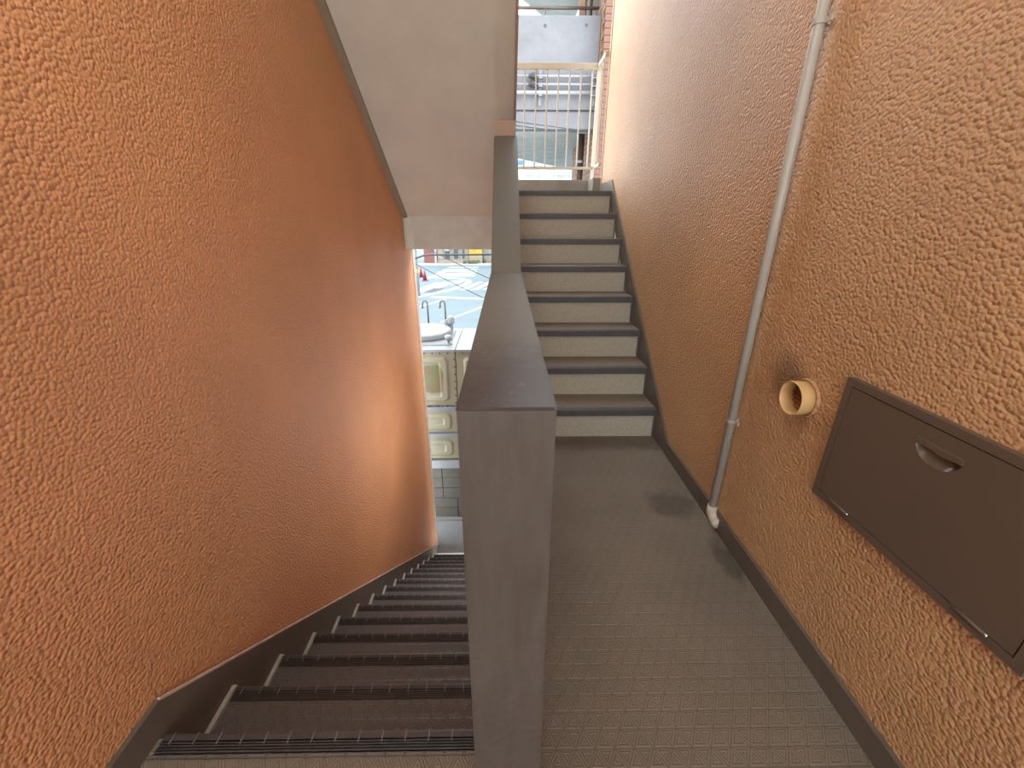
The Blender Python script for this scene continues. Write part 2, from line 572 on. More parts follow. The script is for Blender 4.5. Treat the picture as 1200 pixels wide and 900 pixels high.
# sloping soffit above the steps going down
bm = NB()
prism_x(bm, [(4.16, soffit_z(4.16)), (1.89, soffit_z(1.89)), (1.89, 3.04), (2.15, 3.04), (4.16, 1.52)], -XW, 0.053)
o = finish(bm, 'soffit', 'soffit')
struct(o, 'cream sloping underside of the flight above the steps going down', 'ceiling')
bm = NB()
prism_x(bm, [(4.11, soffit_z(4.11) - 0.03), (1.89, soffit_z(1.89) - 0.03), (1.89, soffit_z(1.89) + 0.02), (4.11, soffit_z(4.11) + 0.02)], -XW, -0.905)
o = finish(bm, 'trim_3', 'trim_dull')
struct(o, 'olive grey strip where the sloping ceiling meets the left wall', 'trim')
# parapet of that upper flight, only its lower edge shows
bm = NB()
prism_x(bm, [(4.05, soffit_z(4.05) - 0.015), (2.0, soffit_z(2.0) - 0.015), (2.0, soffit_z(2.0) + 1.2), (4.05, soffit_z(4.05) + 1.2)], 0.053, 0.070)
o = finish(bm, 'wall_upper_flight', 'plaster_pink')
struct(o, 'thin pinkish edge along the right side of the sloping ceiling', 'wall')

# beam at the foot of the soffit
o = one_box('beam', 'beam', None, -XW, PW, 4.13, 4.42, 1.020, 1.34, 0.004)
struct(o, 'grey beam across the lower exit below the sloping ceiling', 'beam')
o = one_box('trim_4', 'trim_pale', None, -0.926, -0.864, 4.115, 4.132, 1.030, 1.302, 0.002)
struct(o, 'pale upright strip on the left end of the grey beam', 'trim')

# upper landing with kerb
bm = NB()
prism_z(bm, [(-XW, 4.17), (PW + 0.001, 4.17), (PW + 0.001, YR + 7 * T + 0.08), (XS - 0.001, YR + 7 * T + 0.08), (XS - 0.001, 4.56), (XW, 4.56), (XW, 5.0), (-XW, 5.0)], 1.345, ZUP)
o = finish(bm, 'floor_upper', 'tread_top')
struct(o, 'upper landing slab at the top of the steps', 'floor')
bm = NB()
box(bm, -1.0, 0.872, 4.87, 5.0, ZUP, 1.672, 0.004)
box(bm, 0.872, 1.0, 4.61, 5.0, ZUP, 1.672, 0.004)
o = finish(bm, 'kerb', 'kerb')
struct(o, 'low grey concrete kerb under the ivory railing', 'kerb')

# skirting boards
bm = NB()
prism_x(bm, [(YB, -0.02), (YB, 0.095), (0.735, 0.095), (4.47, 0.095 - SLOPE * (4.47 - 0.735)), (4.47, GROUND - 0.1), (4.2, GROUND - 0.1), (0.65, -0.25), (0.65, -0.02)], -XW, -XS)
o = finish(bm, 'baseboard_left', 'skirt')
struct(o, 'dark painted skirting stepping down the left wall', 'skirting')
bm = NB()
y0, z0, y1 = 0.735, 0.095, 4.47
z1 = z0 - SLOPE * (y1 - y0)
tube(bm, [(-XS - 0.004, y0, z0), (-XS - 0.004, y1, z1)], 0.0055, 6)
finish(bm, 'sealant', 'sealant_pink', o)
bm = NB()
prism_x(bm, [(YB, -0.02), (YB, 0.083), (2.12, 0.083), (4.075, 1.612), (4.56, 1.612), (4.56, 1.48), (4.12, 1.48), (2.36, -0.02)], XS, XW)
o = finish(bm, 'baseboard_right', 'skirt')
struct(o, 'dark painted skirting along the right wall and up the steps', 'skirting')

# divider wall between the flights
bm = NB()
core = [(YN + 0.012, GROUND - 0.1), (YN + 0.012, ZP - 0.02), (YK, ZP - 0.02), (3.01, ZP - 0.02 + SLOPE * (3.01 - YK)),
        (3.01, 1.862), (3.33, 1.862), (4.1, soffit_z(4.1) - 0.01), (4.1, 1.01), (4.42, 1.01), (4.42, GROUND - 0.1)]
prism_x(bm, core, -0.065, 0.062)
o = finish(bm, 'wall_divider', 'plaster_pink')
struct(o, 'brown grey parapet wall standing between the two flights of steps', 'wall')
bm = NB()
box(bm, -PW, PW, YN, YN + 0.02, -0.19, ZP - 0.006, 0.0)
es = [e for e in bm.edges if abs(e.verts[0].co.z - e.verts[1].co.z) > 0.5]
bmesh.ops.bevel(bm, geom=es, offset=0.004, segments=2, affect='EDGES')
tag(finish(bm, 'end_face', 'parapet', o), 'scuffed brown grey end face of the parapet')
bm = NB()
cap = [(YN - 0.001, ZP - 0.005), (YN - 0.001, ZP), (YK, ZP), (YE, ZP + SLOPE * (YE - YK)), (YE, ZP + SLOPE * (YE - YK) - 0.05), (YK, ZP - 0.035)]
prism_x(bm, cap, -PW - 0.0006, PW + 0.0006)
es = [e for e in bm.edges if abs(e.verts[0].co.x - e.verts[1].co.x) < 1e-5 and min(e.verts[0].co.z, e.verts[1].co.z) >= ZP - 1e-4]
bmesh.ops.bevel(bm, geom=es, offset=0.004, segments=2, affect='EDGES')
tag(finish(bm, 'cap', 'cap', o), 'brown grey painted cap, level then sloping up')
for sx in (-1, 1):
    bm = NB()
    prism_x(bm, [(YN + 0.02, -0.19 if sx > 0 else GROUND), (YN + 0.02, ZP - 0.02), (YK, ZP - 0.02), (2.98, ZP - 0.03 + SLOPE * (2.98 - YK)), (3.5, 1.70), (4.08, 1.30), (4.4, 0.99), (4.4, GROUND if sx < 0 else 0.9), (4.0, GROUND if sx < 0 else 0.9), (YR, -0.19 if sx > 0 else GROUND)],
            sx * 0.0655, sx * 0.0705)
    finish(bm, 'side_coat', 'wall_l', o)


# unseen fill lamp added on the side of the divider that faces the steps going down
lp = thing('wall_fill_lamp', (-0.0705, 2.9, -0.2), 'added slim fill lamp on the parapet side over the steps going down', 'lamp')
finish(box(NB(), -0.085, -0.0706, 2.55, 3.25, -0.27, -0.13, 0.003), 'fill_lamp_body', 'white', lp)
lm3 = lm2.copy()
lm3.node_tree.nodes['Principled BSDF'].inputs['Emission Strength'].default_value = FILL_SIDE
finish(box(NB(), -0.135, -0.085, 2.57, 3.23, -0.245, -0.155, 0.015), 'diffuser', lm3, lp)

# ------------------------------------------------------------------ the flight going up
st = thing('staircase', (0.5, YR, 0), 'flight of beige risers with charcoal nosings climbing to the railing', 'stairs')
x0, x1 = PW + 0.0005, 0.922
riser_me = tread_me = nose_me = seal_me = None
for j in range(1, NR + 1):
    yy = YR + (j - 1) * T
    org = (0.5, yy, (j - 1) * R)
    if riser_me is None:
        a = finish(box(NB(), x0, x1, yy + 0.014, yy + 0.034, 0, R - 0.03), 'riser', 'riser', st, at=org)
        riser_me = a.data
    else:
        a = link('riser', riser_me, st, org)
    if seal_me is None:
        bm = NB()
        box(bm, x1, XS, yy + 0.010, yy + 0.034, 0, R)
        s = finish(bm, 'side_filler', 'skirt', a, at=org)
        seal_me = s.data
    else:
        link('side_filler', seal_me, a, org)
    bm = NB()
    box(bm, x1 - 0.003, x1 + 0.001, yy + 0.008, yy + 0.015, 0.0 + (j - 1) * R, (j - 1) * R + R - 0.04)
    finish(bm, 'sealant', 'sealant', a, at=org)
    org = (0.5, yy, j * R)
    if tread_me is None:
        a = finish(box(NB(), x0, XS - 0.001, yy + 0.045, yy + T + 0.02, j * R - 0.03, j * R), 'tread', 'tread_top', st, at=org)
        tread_me = a.data
    elif j < NR:
        a = link('tread', tread_me, st, org)
    else:
        a = finish(box(NB(), x0, XS - 0.001, yy + 0.045, yy + 0.08, j * R - 0.03, j * R), 'tread', 'tread_top', st, at=org)
    if nose_me is None:
        bm = NB()
        z = j * R
        prism_x(bm, [(yy, z - 0.040), (yy, z - 0.004), (yy + 0.004, z + 0.002), (yy + 0.010, z + 0.002), (yy + 0.012, z + 0.0005),
                     (yy + 0.016, z + 0.002), (yy + 0.022, z + 0.002), (yy + 0.024, z + 0.0005), (yy + 0.028, z + 0.002), (yy + 0.044, z + 0.002), (yy + 0.047, z - 0.0), (yy + 0.047, z - 0.03), (yy + 0.012, z - 0.03), (yy + 0.012, z - 0.040)], x0, x1 + 0.004)
        nose_me = finish(bm, 'nosing', 'nosing', a, at=org).data
    else:
        link('nosing', nose_me, a, org)

# ------------------------------------------------------------------ the flight going down
st = thing('staircase', (-0.5, YL, 0), 'flight of dark embossed treads with ribbed nosings leading down to the street', 'stairs')
x0, x1 = -XS + 0.001, -PW - 0.0005
tread_me = riser_me = nose_me = seal_me = None


def ribbed_nosing(yf, z, xa, xb):
    """rubber nosing with ribs along it and slits across, front edge at yf"""
    bm = NB()
    d = 0.047
    prof = [(yf - d, z - 0.02), (yf - d, z)]
    for k in range(4):
        a = yf - d + 0.003 + k * 0.0065
        prof += [(a, z), (a + 0.001, z + 0.003), (a + 0.0035, z + 0.003), (a + 0.0045, z)]
    prof += [(yf - 0.017, z), (yf - 0.0165, z + 0.004), (yf - 0.004, z + 0.004), (yf, z + 0.001), (yf, z - 0.035), (yf - 0.02, z - 0.035), (yf - 0.02, z - 0.02)]
    prism_x(bm, prof, xa, xb)
    return bm


def nosing_ribs(yf, z, xa, xb):
    bm = NB()
    n = 14
    for k in range(n):
        x = xa + 0.025 + k * (xb - xa - 0.04) / (n - 1)
        box(bm, x - 0.0016, x + 0.0016, yf - 0.026, yf + 0.0012, z - 0.004, z + 0.0055)
    return bm


for k in range(0, NL + 1):
    yf = YL + k * T
    z = -k * R
    org = (-0.5, yf, z)
    if k == 0:
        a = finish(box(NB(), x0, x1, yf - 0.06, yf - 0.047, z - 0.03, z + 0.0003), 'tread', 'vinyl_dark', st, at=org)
    elif k < NL:
        if tread_me is None:
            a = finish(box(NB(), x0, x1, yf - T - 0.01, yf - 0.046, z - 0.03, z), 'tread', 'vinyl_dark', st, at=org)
            tread_me = a.data
        else:
            a = link('tread', tread_me, st, org)
        if seal_me is None:
            bm = NB()
            prism_x(bm, [(yf - T - 0.005, z), (yf - T - 0.005, z + 0.012), (yf - 0.002, z + 0.012), (yf + 0.004, z + 0.004), (yf + 0.004, z - 0.03), (yf - 0.01, z - 0.03), (yf - 0.01, z)], -XS, -XS + 0.014)
            seal_me = finish(bm, 'sealant', 'sealant', a, at=org).data
        else:
            link('sealant', seal_me, a, org)
    if k < NL:
        if nose_me is None:
            nose_me = finish(ribbed_nosing(yf, z, x0 + 0.012, x1), 'nosing', 'nosing_dark', a, at=org).data
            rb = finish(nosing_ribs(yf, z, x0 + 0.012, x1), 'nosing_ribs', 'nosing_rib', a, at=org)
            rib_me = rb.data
        else:
            link('nosing', nose_me, a, org)
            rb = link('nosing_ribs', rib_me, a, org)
        rb['kind'] = 'stuff'
        if riser_me is None:
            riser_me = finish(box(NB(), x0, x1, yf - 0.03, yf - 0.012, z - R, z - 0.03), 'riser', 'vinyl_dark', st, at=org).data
        else:
            link('riser', riser_me, st, org)
o = one_box('floor_exit', 'threshold', None, -XW, -0.06, YL + (NL - 0.1) * T, 4.47, GROUND - 0.1, GROUND + 0.006, 0.0)
struct(o, 'pale concrete threshold at the foot of the steps going down', 'floor')

# ------------------------------------------------------------------ wall fittings on the right
# conduit
PY = 1.513
pr = thing('conduit', (0.92, PY, 0.05), 'thin grey vertical conduit pipe clipped to the right wall', 'pipe')
bm = NB()
tube(bm, [(0.922, PY, 0.075), (0.922, PY, 3.0 - 0.14)], 0.0165, 20)
finish(bm, 'pipe', 'pipe', pr, smooth=True)
bm = NB()
arc = [(0.922, PY, 0.105)] + [(0.922 + 0.010 * math.sin(t), PY - 0.036 * (1 - math.cos(t)), 0.078 - 0.036 * math.sin(t)) for t in [math.pi / 2 * q / 6 for q in range(7)]]
arc.append((0.934, PY - 0.050, 0.042))
tube(bm, arc, [0.0215] * 2 + [0.022] * 5 + [0.0225, 0.0225], 20)
tag(finish(bm, 'elbow', 'pvc', pr, smooth=True), 'pale plastic elbow at the foot')
for zc in (0.532, 1.834):
    bm = NB()
    lathe(bm, [(0.0168, -0.006), (0.0192, -0.006), (0.0192, 0.006), (0.0168, 0.006)], (0.922, PY, zc), 'Z', 24, close=True)
    box(bm, 0.936, XW + 0.002, PY - 0.006, PY + 0.006, zc - 0.006, zc + 0.006)
    c = finish(bm, 'clip', 'pipe', pr)
    bm = NB()
    box(bm, 0.928, 0.934, PY - 0.040, PY - 0.016, zc - 0.007, zc + 0.007, 0.001)
    finish(bm, 'clip_lug', 'pvc', c)
    finish(box(NB(), 0.920, 0.928, PY + 0.017, PY + 0.026, zc - 0.006, zc + 0.006, 0.001), 'clip_lug', 'pipe', c)

# exhaust vent
VC = (XW, 1.195, 0.772)
ve = thing('exhaust_vent', VC, 'round cream exhaust vent sleeve sticking out of the right wall', 'vent')
bm = NB()
lathe(bm, [(0.0475, 0.02), (0.0525, 0.02), (0.0545, -0.048), (0.053, -0.051), (0.0505, -0.048)], VC, 'X', 48, close=True)
finish(bm, 'sleeve', 'vent', ve, smooth=True)
bm = NB()
lathe(bm, [(0.054, 0.004), (0.063, 0.004), (0.061, -0.007), (0.055, -0.008)], VC, 'X', 48, close=True)
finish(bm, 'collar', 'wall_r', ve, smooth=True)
bm = NB()
lathe(bm, [(0.0005, -0.002), (0.049, -0.002), (0.049, -0.0005), (0.0005, -0.0005)], VC, 'X', 32, close=True)
finish(bm, 'backplate', 'black', ve)
for k in range(6):
    zc = VC[2] - 0.035 + k * 0.014
    hw = math.sqrt(max(0.0001, 0.047 ** 2 - (zc - VC[2]) ** 2))
    bm = NB()
    vs = []
    for yy in (VC[1] - hw, VC[1] + hw):
        vs.append([bm.verts.new(p) for p in ((XW - 0.012, yy, zc - 0.003), (XW - 0.010, yy, zc - 0.0045), (XW - 0.002, yy, zc + 0.002), (XW - 0.004, yy, zc + 0.0045))])
    bm.faces.new(vs[0]); bm.faces.new(vs[1][::-1])
    for q in range(4):
        bm.faces.new((vs[0][q], vs[0][(q + 1) % 4], vs[1][(q + 1) % 4], vs[1][q]))
    finish(bm, 'slat', 'vent_in', ve)

# pipe-space hatch
HY0, HY1, HZ0, HZ1 = 0.490, 1.047, 0.527, 0.900
ha = thing('wall_hatch', (XW, (HY0 + HY1) / 2, HZ0), 'dark brown steel access hatch set in the right wall', 'hatch')
XF = 0.933
fw = 0.020
bm = NB()
for (a, b, c, d) in ((HY0, HY1, HZ1 - fw, HZ1), (HY0, HY1, HZ0, HZ0 + fw), (HY0, HY0 + fw, HZ0 + fw, HZ1 - fw), (HY1 - fw, HY1, HZ0 + fw, HZ1 - fw)):
    box(bm, XF, XW + 0.01, a, b, c, d)
bmesh.ops.remove_doubles(bm, verts=bm.verts, dist=1e-5)
finish(bm, 'frame', 'hatch', ha)
DX = XF + 0.0015
dy0, dy1, dz0, dz1 = HY0 + fw + 0.003, HY1 - fw - 0.003, HZ0 + fw + 0.003, HZ1 - fw - 0.003
hc_y, hc_z, hr_y, hr_z = 0.767, 0.834, 0.052, 0.040
NA = 20
arc = [(hc_y - hr_y * math.cos(math.pi * k / NA), hc_z - hr_z * math.sin(math.pi * k / NA)) for k in range(NA + 1)]
bm = NB()
outer = [bm.verts.new((DX, y, z)) for y, z in ((dy0, dz0), (dy1, dz0), (dy1, dz1), (dy0, dz1))]
hole = [bm.verts.new((DX, y, z)) for y, z in arc]
es = [bm.edges.new((outer[i], outer[(i + 1) % 4])) for i in range(4)] + [bm.edges.new((hole[i], hole[(i + 1) % len(hole)])) for i in range(len(hole))]
bmesh.ops.triangle_fill(bm, use_beauty=True, edges=es)
back = [bm.verts.new((XW + 0.004, v.co.y, v.co.z)) for v in outer]
for i in range(4):
    bm.faces.new((outer[i], outer[(i + 1) % 4], back[(i + 1) % 4], back[i]))
door = finish(bm, 'door', 'hatch', ha)
bm = NB()
rows = []
for q in range(7):
    s = q / 6
    row = []
    for (y, z) in arc:
        zz = z + (hc_z + 0.012 - z) * s
        dep = 0.024 * math.sin(s * math.pi / 2) * (0.25 + 0.75 * min(1, (hc_z - z) / hr_z * 1.3))
        row.append(bm.verts.new((DX + dep, hc_y + (y - hc_y) * (1 - 0.02 * s), zz)))
    rows.append(row)
for q in range(6):
    for k in range(NA):
        bm.faces.new((rows[q][k], rows[q][k + 1], rows[q + 1][k + 1], rows[q + 1][k]))
tag(finish(bm, 'finger_pull', plain('glossy_brown_pull', (0.11, 0.085, 0.066), 0.22, 0.03, 4), door, smooth=True), 'half-moon finger pull')
bm = NB()
box(bm, DX - 0.0035, DX + 0.002, hc_y - hr_y, hc_y + hr_y, hc_z - 0.004, hc_z + 0.009, 0.001)
finish(bm, 'pull_lip', 'hatch', door)
for yc in (0.947, 0.592):
    bm = NB()
    tube(bm, [(XF - 0.0015, yc - 0.034, HZ0 + fw + 0.001), (XF - 0.0015, yc + 0.034, HZ0 + fw + 0.001)], 0.0035, 10)
    h = finish(bm, 'hinge', 'hatch', ha, smooth=True)
    bm = NB()
    tube(bm, [(XF - 0.0015, yc - 0.039, HZ0 + fw + 0.001), (XF - 0.0015, yc - 0.034, HZ0 + fw + 0.001)], 0.0042, 10)
    finish(bm, 'hinge_pin', 'chrome', h, smooth=True)

# ------------------------------------------------------------------ railing on the upper landing
ra = thing('railing', (0.0, 4.95, 1.67), 'ivory painted railing of upright bars on the upper landing kerb', 'railing')
YRL, XRL = 4.95, 0.925
ZB, ZT = 1.79, 2.655
o = one_box('top_rail', 'rail', ra, -1.0, XRL + 0.018, YRL - 0.022, YRL + 0.022, ZT, ZT + 0.052, 0.005)
one_box('bottom_rail', 'rail', ra, -1.0, XRL, YRL - 0.010, YRL + 0.010, ZB - 0.012, ZB + 0.012)
for k in range(16):
    x = XRL - 0.062 - k * 0.112
    if x < -0.95:
        break
    bm = NB()
    box(bm, x - 0.007, x + 0.007, YRL - 0.007, YRL + 0.007, ZB, ZT)
    finish(bm, 'baluster', 'rail', ra)
one_box('post', 'rail', ra, XRL - 0.016, XRL + 0.016, YRL - 0.016, YRL + 0.016, 1.672, ZT)
one_box('top_rail', 'rail', ra, XRL - 0.018, XRL + 0.018, 4.60, YRL - 0.022, ZT + 0.006, ZT + 0.046, 0.005)
one_box('bottom_rail', 'rail', ra, XRL - 0.010, XRL + 0.010, 4.60, YRL - 0.010, ZB - 0.012, ZB + 0.012)
for k in range(2):
    y = YRL - 0.12 - k * 0.12
    one_box('baluster', 'rail', ra, XRL - 0.007, XRL + 0.007, y - 0.007, y + 0.007, ZB, ZT + 0.01)

# ------------------------------------------------------------------ neighbouring concrete building beyond the railing
cb = thing('concrete_building', (0.5, 7.9, 2.6), 'weathered grey concrete building beyond the ivory railing', 'building')
bm = NB()
box(bm, -0.3, 1.441, 7.8, 7.98, 2.903, 4.11, 0.01)
finish(bm, 'parapet_panel', 'concrete', cb)
for (hx, hz) in ((0.60, 3.98), (1.22, 3.99)):
    bm = NB()
    lathe(bm, [(0.010, -0.002), (0.020, -0.002), (0.020, 0.006), (0.010, 0.006)], (hx, 7.798, hz), 'Y', 16, close=True)
    finish(bm, 'tie_hole', 'joint', cb)
one_box('beam', 'concrete', cb, -0.3, 1.441, 7.83, 8.05, 2.64, 2.893, 0.008)
one_box('drip_ledge', 'joint', cb, -0.3, 1.441, 7.82, 7.85, 2.885, 2.906)
foot = [(-0.3, 8.0), (1.441, 8.0), (1.441, 10.25), (3.2, 10.25), (3.2, 16.1), (0.303, 11.58), (-0.3, 10.63)]
finish(prism_z(NB(), foot, 2.657, 2.90), 'slab', 'concrete_d', cb)
foot = [(-0.3, 8.0), (1.441, 8.0), (1.441, 11.6), (0.722, 10.554), (-0.3, 9.0)]
finish(prism_z(NB(), foot, 5.1, 5.35), 'slab', 'concrete_d', cb)
bm = NB()
tube(bm, [(-0.3, 7.86, 4.215), (1.41, 7.86, 4.215)], 0.022, 12)
b = finish(bm, 'guard_bar', 'downpipe', cb, smooth=True)
for x in (-0.25, 0.6, 1.38):
    finish(box(NB(), x - 0.012, x + 0.012, 7.85, 7.87, 4.10, 4.20), 'bar_support', 'downpipe', b)
one_box('column', 'brick_o', cb, 1.15, 1.232, 8.1, 8.2, 2.9, 5.1)
# roof drain pipes on it
o = thing('downpipe', (1.298, 8.12, 4.1), 'thick brown downpipe above the concrete panel at the top', 'pipe')
finish(tube(NB(), [(1.298, 8.12, 2.9), (1.298, 8.12, 5.1)], 0.056, 18), 'pipe', 'downpipe', o, smooth=True)
finish(lathe(NB(), [(0.057, -0.02), (0.063, -0.02), (0.063, 0.02), (0.057, 0.02)], (1.298, 8.12, 4.6), 'Z', 20, True), 'bracket', 'steel', o)
o = thing('downpipe', (1.31, 8.3, 1.6), 'brown downpipe hanging below the concrete beam beside orange bricks', 'pipe')
finish(tube(NB(), [(1.325, 8.3, 2.655), (1.325, 8.3, -2.8)], 0.052, 18), 'pipe', 'downpipe', o, smooth=True)
finish(lathe(NB(), [(0.053, -0.02), (0.058, -0.02), (0.058, 0.02), (0.053, 0.02)], (1.325, 8.3, 2.22), 'Z', 20, True), 'bracket', 'steel', o)

# white service pipes on the concrete face
for (z, r, lab) in ((3.335, 0.016, 'uppermost thin white pipe on the concrete face behind the railing'),
                    (3.228, 0.016, 'middle thin white pipe on the concrete face behind the railing'),
                    (3.118, 0.028, 'thickest and lowest white pipe on the concrete face behind the railing')):
    o = thing('service_pipe', (0.8, 7.74, z), lab, 'pipe', 'white pipes on the concrete face')
    finish(tube(NB(), [(0.46 if r < 0.02 else -0.28, 7.735, z), (1.42, 7.735, z)], r, 12), 'pipe', 'wpipe', o, smooth=True)
    for xb in (0.545, 1.385):
        bm = NB()
        lathe(bm, [(r, -0.02), (r + 0.012, -0.02), (r + 0.012, 0.02), (r, 0.02)], (xb, 7.735, z), 'Z', 4, True)
        bm.free()
        bm = NB()
        box(bm, xb - 0.03, xb + 0.03, 7.715, 7.764, z - r - 0.018, z - r + 0.004)
        finish(bm, 'clamp', 'steel', o)
    if r < 0.02:
        finish(tube(NB(), [(0.36, 7.735, z), (0.40, 7.735, z), (0.405, 7.735, z), (0.47, 7.735, z)], [0.03, 0.03, 0.045, 0.045], 14), 'connector', 'black', o)
        finish(tube(NB(), [(-0.28, 7.735, z), (0.37, 7.735, z)], 0.014, 10), 'hose', 'steel', o)
for xb, lab in ((0.545, 'steel bracket rail near the black connectors on the concrete face'), (1.385, 'steel bracket rail next to the brick corner')):
    bm = NB()
    box(bm, xb - 0.022, xb + 0.022, 7.782, 7.80, 2.95, 3.44)
    box(bm, xb - 0.022, xb - 0.016, 7.765, 7.79, 2.95, 3.44)
    box(bm, xb + 0.016, xb + 0.022, 7.765, 7.79, 2.95, 3.44)
    tag(finish(bm, 'bracket_rail', 'wpipe', at=(xb, 7.79, 2.95)), lab, 'bracket')
for (dz, lab) in ((0.0, 'upper of two thin black cables crossing behind the railing'), (-0.045, 'lower of two thin black cables crossing behind the railing')):
    bm = NB()
    pts = []
    for k in range(13):
        s = k / 12
        x = -1.3 + 2.77 * s
        pts.append((x, 5.31 + 0.79 * (x + 1.3), 2.474 + 0.0247 * (x + 1.3) + dz * (1.3 - 0.5 * s) - 0.02 * math.sin(s * math.pi)))
    tube(bm, pts, 0.0065, 8)
    tag(finish(bm, 'cable', 'black', smooth=True, at=(0.3, 6.5, 2.5)), lab, 'cable')

# brick building on the right
BX, BY = 1.447, 7.5
bb = thing('brick_building', (BX + 1, BY + 1, GROUND), 'red brown brick building corner behind the railing at the right', 'building')
one_box('wall_core', 'mortar', bb, BX + 0.008, 4.0, BY + 0.008, 10.2, GROUND, 6.0)
rows_p = 0.083
front_me = side_me = None
for q in range(0, 33):
    z = 1.62 + q * rows_p
    off = 0.0 if q % 2 else 0.10
    # front face bricks
    for k in range(3):
        xa = BX + k * 0.205 - (off if k else 0)
        L = 0.20 - (off if k == 0 else 0)
        if L <= 0.05:
            continue
        key = (L,)
        bm = NB()
        if front_me is None:
            front_me = {}
        if key not in front_me:
            box(bm, 0, L - 0.006, 0, 0.06, 0, rows_p - 0.010)
            bmesh.ops.recalc_face_normals(bm, faces=bm.faces)
            me = bpy.data.meshes.new('brick'); bm.to_mesh(me); me.materials.append(M['brick']); front_me[key] = me
        bm.free()
        link('brick', front_me[key], bb, (xa, BY + 0.0, z))
    # side face bricks: high rows show only the nearest, low rows run on
    n = 12 if z < 2.70 else 2
    if side_me is None:
        bm = NB()
        box(bm, -0.004, 0.055, 0, 0.198, 0, rows_p - 0.010)
        bmesh.ops.recalc_face_normals(bm, faces=bm.faces)
        side_me = bpy.data.meshes.new('brick'); bm.to_mesh(side_me); bm.free(); side_me.materials.append(M['brick_o'])
    for k in range(n):
        link('brick', side_me, bb, (BX, BY + 0.062 + k * 0.205 + (0.1 if q % 2 else 0.0), z))

# pale building far beyond, seen under the slab
wb = thing('white_building', (4.0, 25.0, GROUND), 'bright white building with balcony rails seen under the concrete slab', 'building')
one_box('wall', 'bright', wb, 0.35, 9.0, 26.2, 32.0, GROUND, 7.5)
for z in (3.28, 6.1):
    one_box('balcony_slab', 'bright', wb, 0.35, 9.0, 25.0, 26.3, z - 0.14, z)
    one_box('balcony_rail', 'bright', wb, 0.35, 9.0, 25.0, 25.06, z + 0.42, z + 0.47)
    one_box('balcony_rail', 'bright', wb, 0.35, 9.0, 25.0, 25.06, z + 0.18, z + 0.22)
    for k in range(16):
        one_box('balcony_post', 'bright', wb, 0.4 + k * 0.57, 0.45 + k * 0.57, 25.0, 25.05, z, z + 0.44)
for k in range(5):
    f = one_box('window', 'bright', wb, 0.9 + k * 1.7, 2.0 + k * 1.7, 26.16, 26.22, 3.3, 4.9)
    one_box('pane', 'white', f, 0.96 + k * 1.7, 1.94 + k * 1.7, 26.14, 26.18, 3.36, 4.84)
one_box('sign_panel', 'signblue', wb, 0.6, 1.0, 24.95, 25.0, 3.9, 4.12)

# ------------------------------------------------------------------ outside at street level
o = one_box('ground', 'ground', None, -6.0, 3.0, 4.40, 8.0, GROUND - 0.15, GROUND)
struct(o, 'worn pale concrete strip outside the foot of the steps', 'ground')
road = one_box('road', 'asphalt', None, -40, 30, 8.0, 75, GROUND - 0.2, GROUND)
struct(road, 'blue grey asphalt street crossing seen through the lower exit', 'road')


def marking(poly, name='road_marking', mat='paint'):
    return finish(prism_z(NB(), poly, GROUND - 0.01, GROUND + 0.006 + (0.002 if mat == 'paint' else 0)), name, mat, road)


def strip(x0, y0, x1, y1, w):
    d = Vector((x1 - x0, y1 - y0)).normalized()
    n = Vector((-d.y, d.x)) * w / 2
    return [(x0 + n.x, y0 + n.y), (x1 + n.x, y1 + n.y), (x1 - n.x, y1 - n.y), (x0 - n.x, y0 - n.y)]


marking(strip(-4.2, 23.5, 0.6, 22.6, 0.45))
marking(strip(-2.75, 17.5, -0.6, 21.9, 0.16))
marking(strip(-4.5, 20.3, -3.3, 22.9, 0.12))
for k in range(3):
    dx = 0.72 * k
    marking([(-2.93 + dx, 25.9), (-1.95 + dx, 29.5), (-1.55 + dx, 29.4), (-2.45 + dx, 25.9)])
for k, y in enumerate((32.2, 33.5, 34.9, 36.4, 38.0)):
    marking([(-5.9 + 0.15 * k, y), (-2.5 - 0.05 * k, y), (-2.35, y + 0.75), (-5.6 + 0.15 * k, y + 0.75)])
# rounded hatched island
isl = [(-7.0, 31.6), (-4.4, 31.4), (-3.3, 31.0), (-2.7, 30.2), (-2.55, 29.2), (-2.75, 28.0), (-3.3, 26.2), (-4.9, 23.6), (-6.5, 21.2)]
for i in range(len(isl) - 1):
    marking(strip(*isl[i], *isl[i + 1], 0.42))
for k in range(4):
    marking(strip(-5.9 + 0.75 * k, 23.6 + 1.5 * k, -4.6 + 0.55 * k, 29.0 + 0.45 * k, 0.4))
marking([(-5.1, 25.3), (-4.3, 24.9), (-3.9, 26.6), (-4.9, 26.9)], 'asphalt_patch', 'asphalt_d')
marking([(-4.9, 34.6), (-4.0, 34.6), (-4.0, 35.1), (-4.9, 35.1)], 'manhole_cover', 'asphalt_d')
sw = one_box('pavement', 'white', None, -20, 12, 39.3, 41.0, GROUND, GROUND + 0.12)
struct(sw, 'pale pavement in front of the far shops', 'pavement')

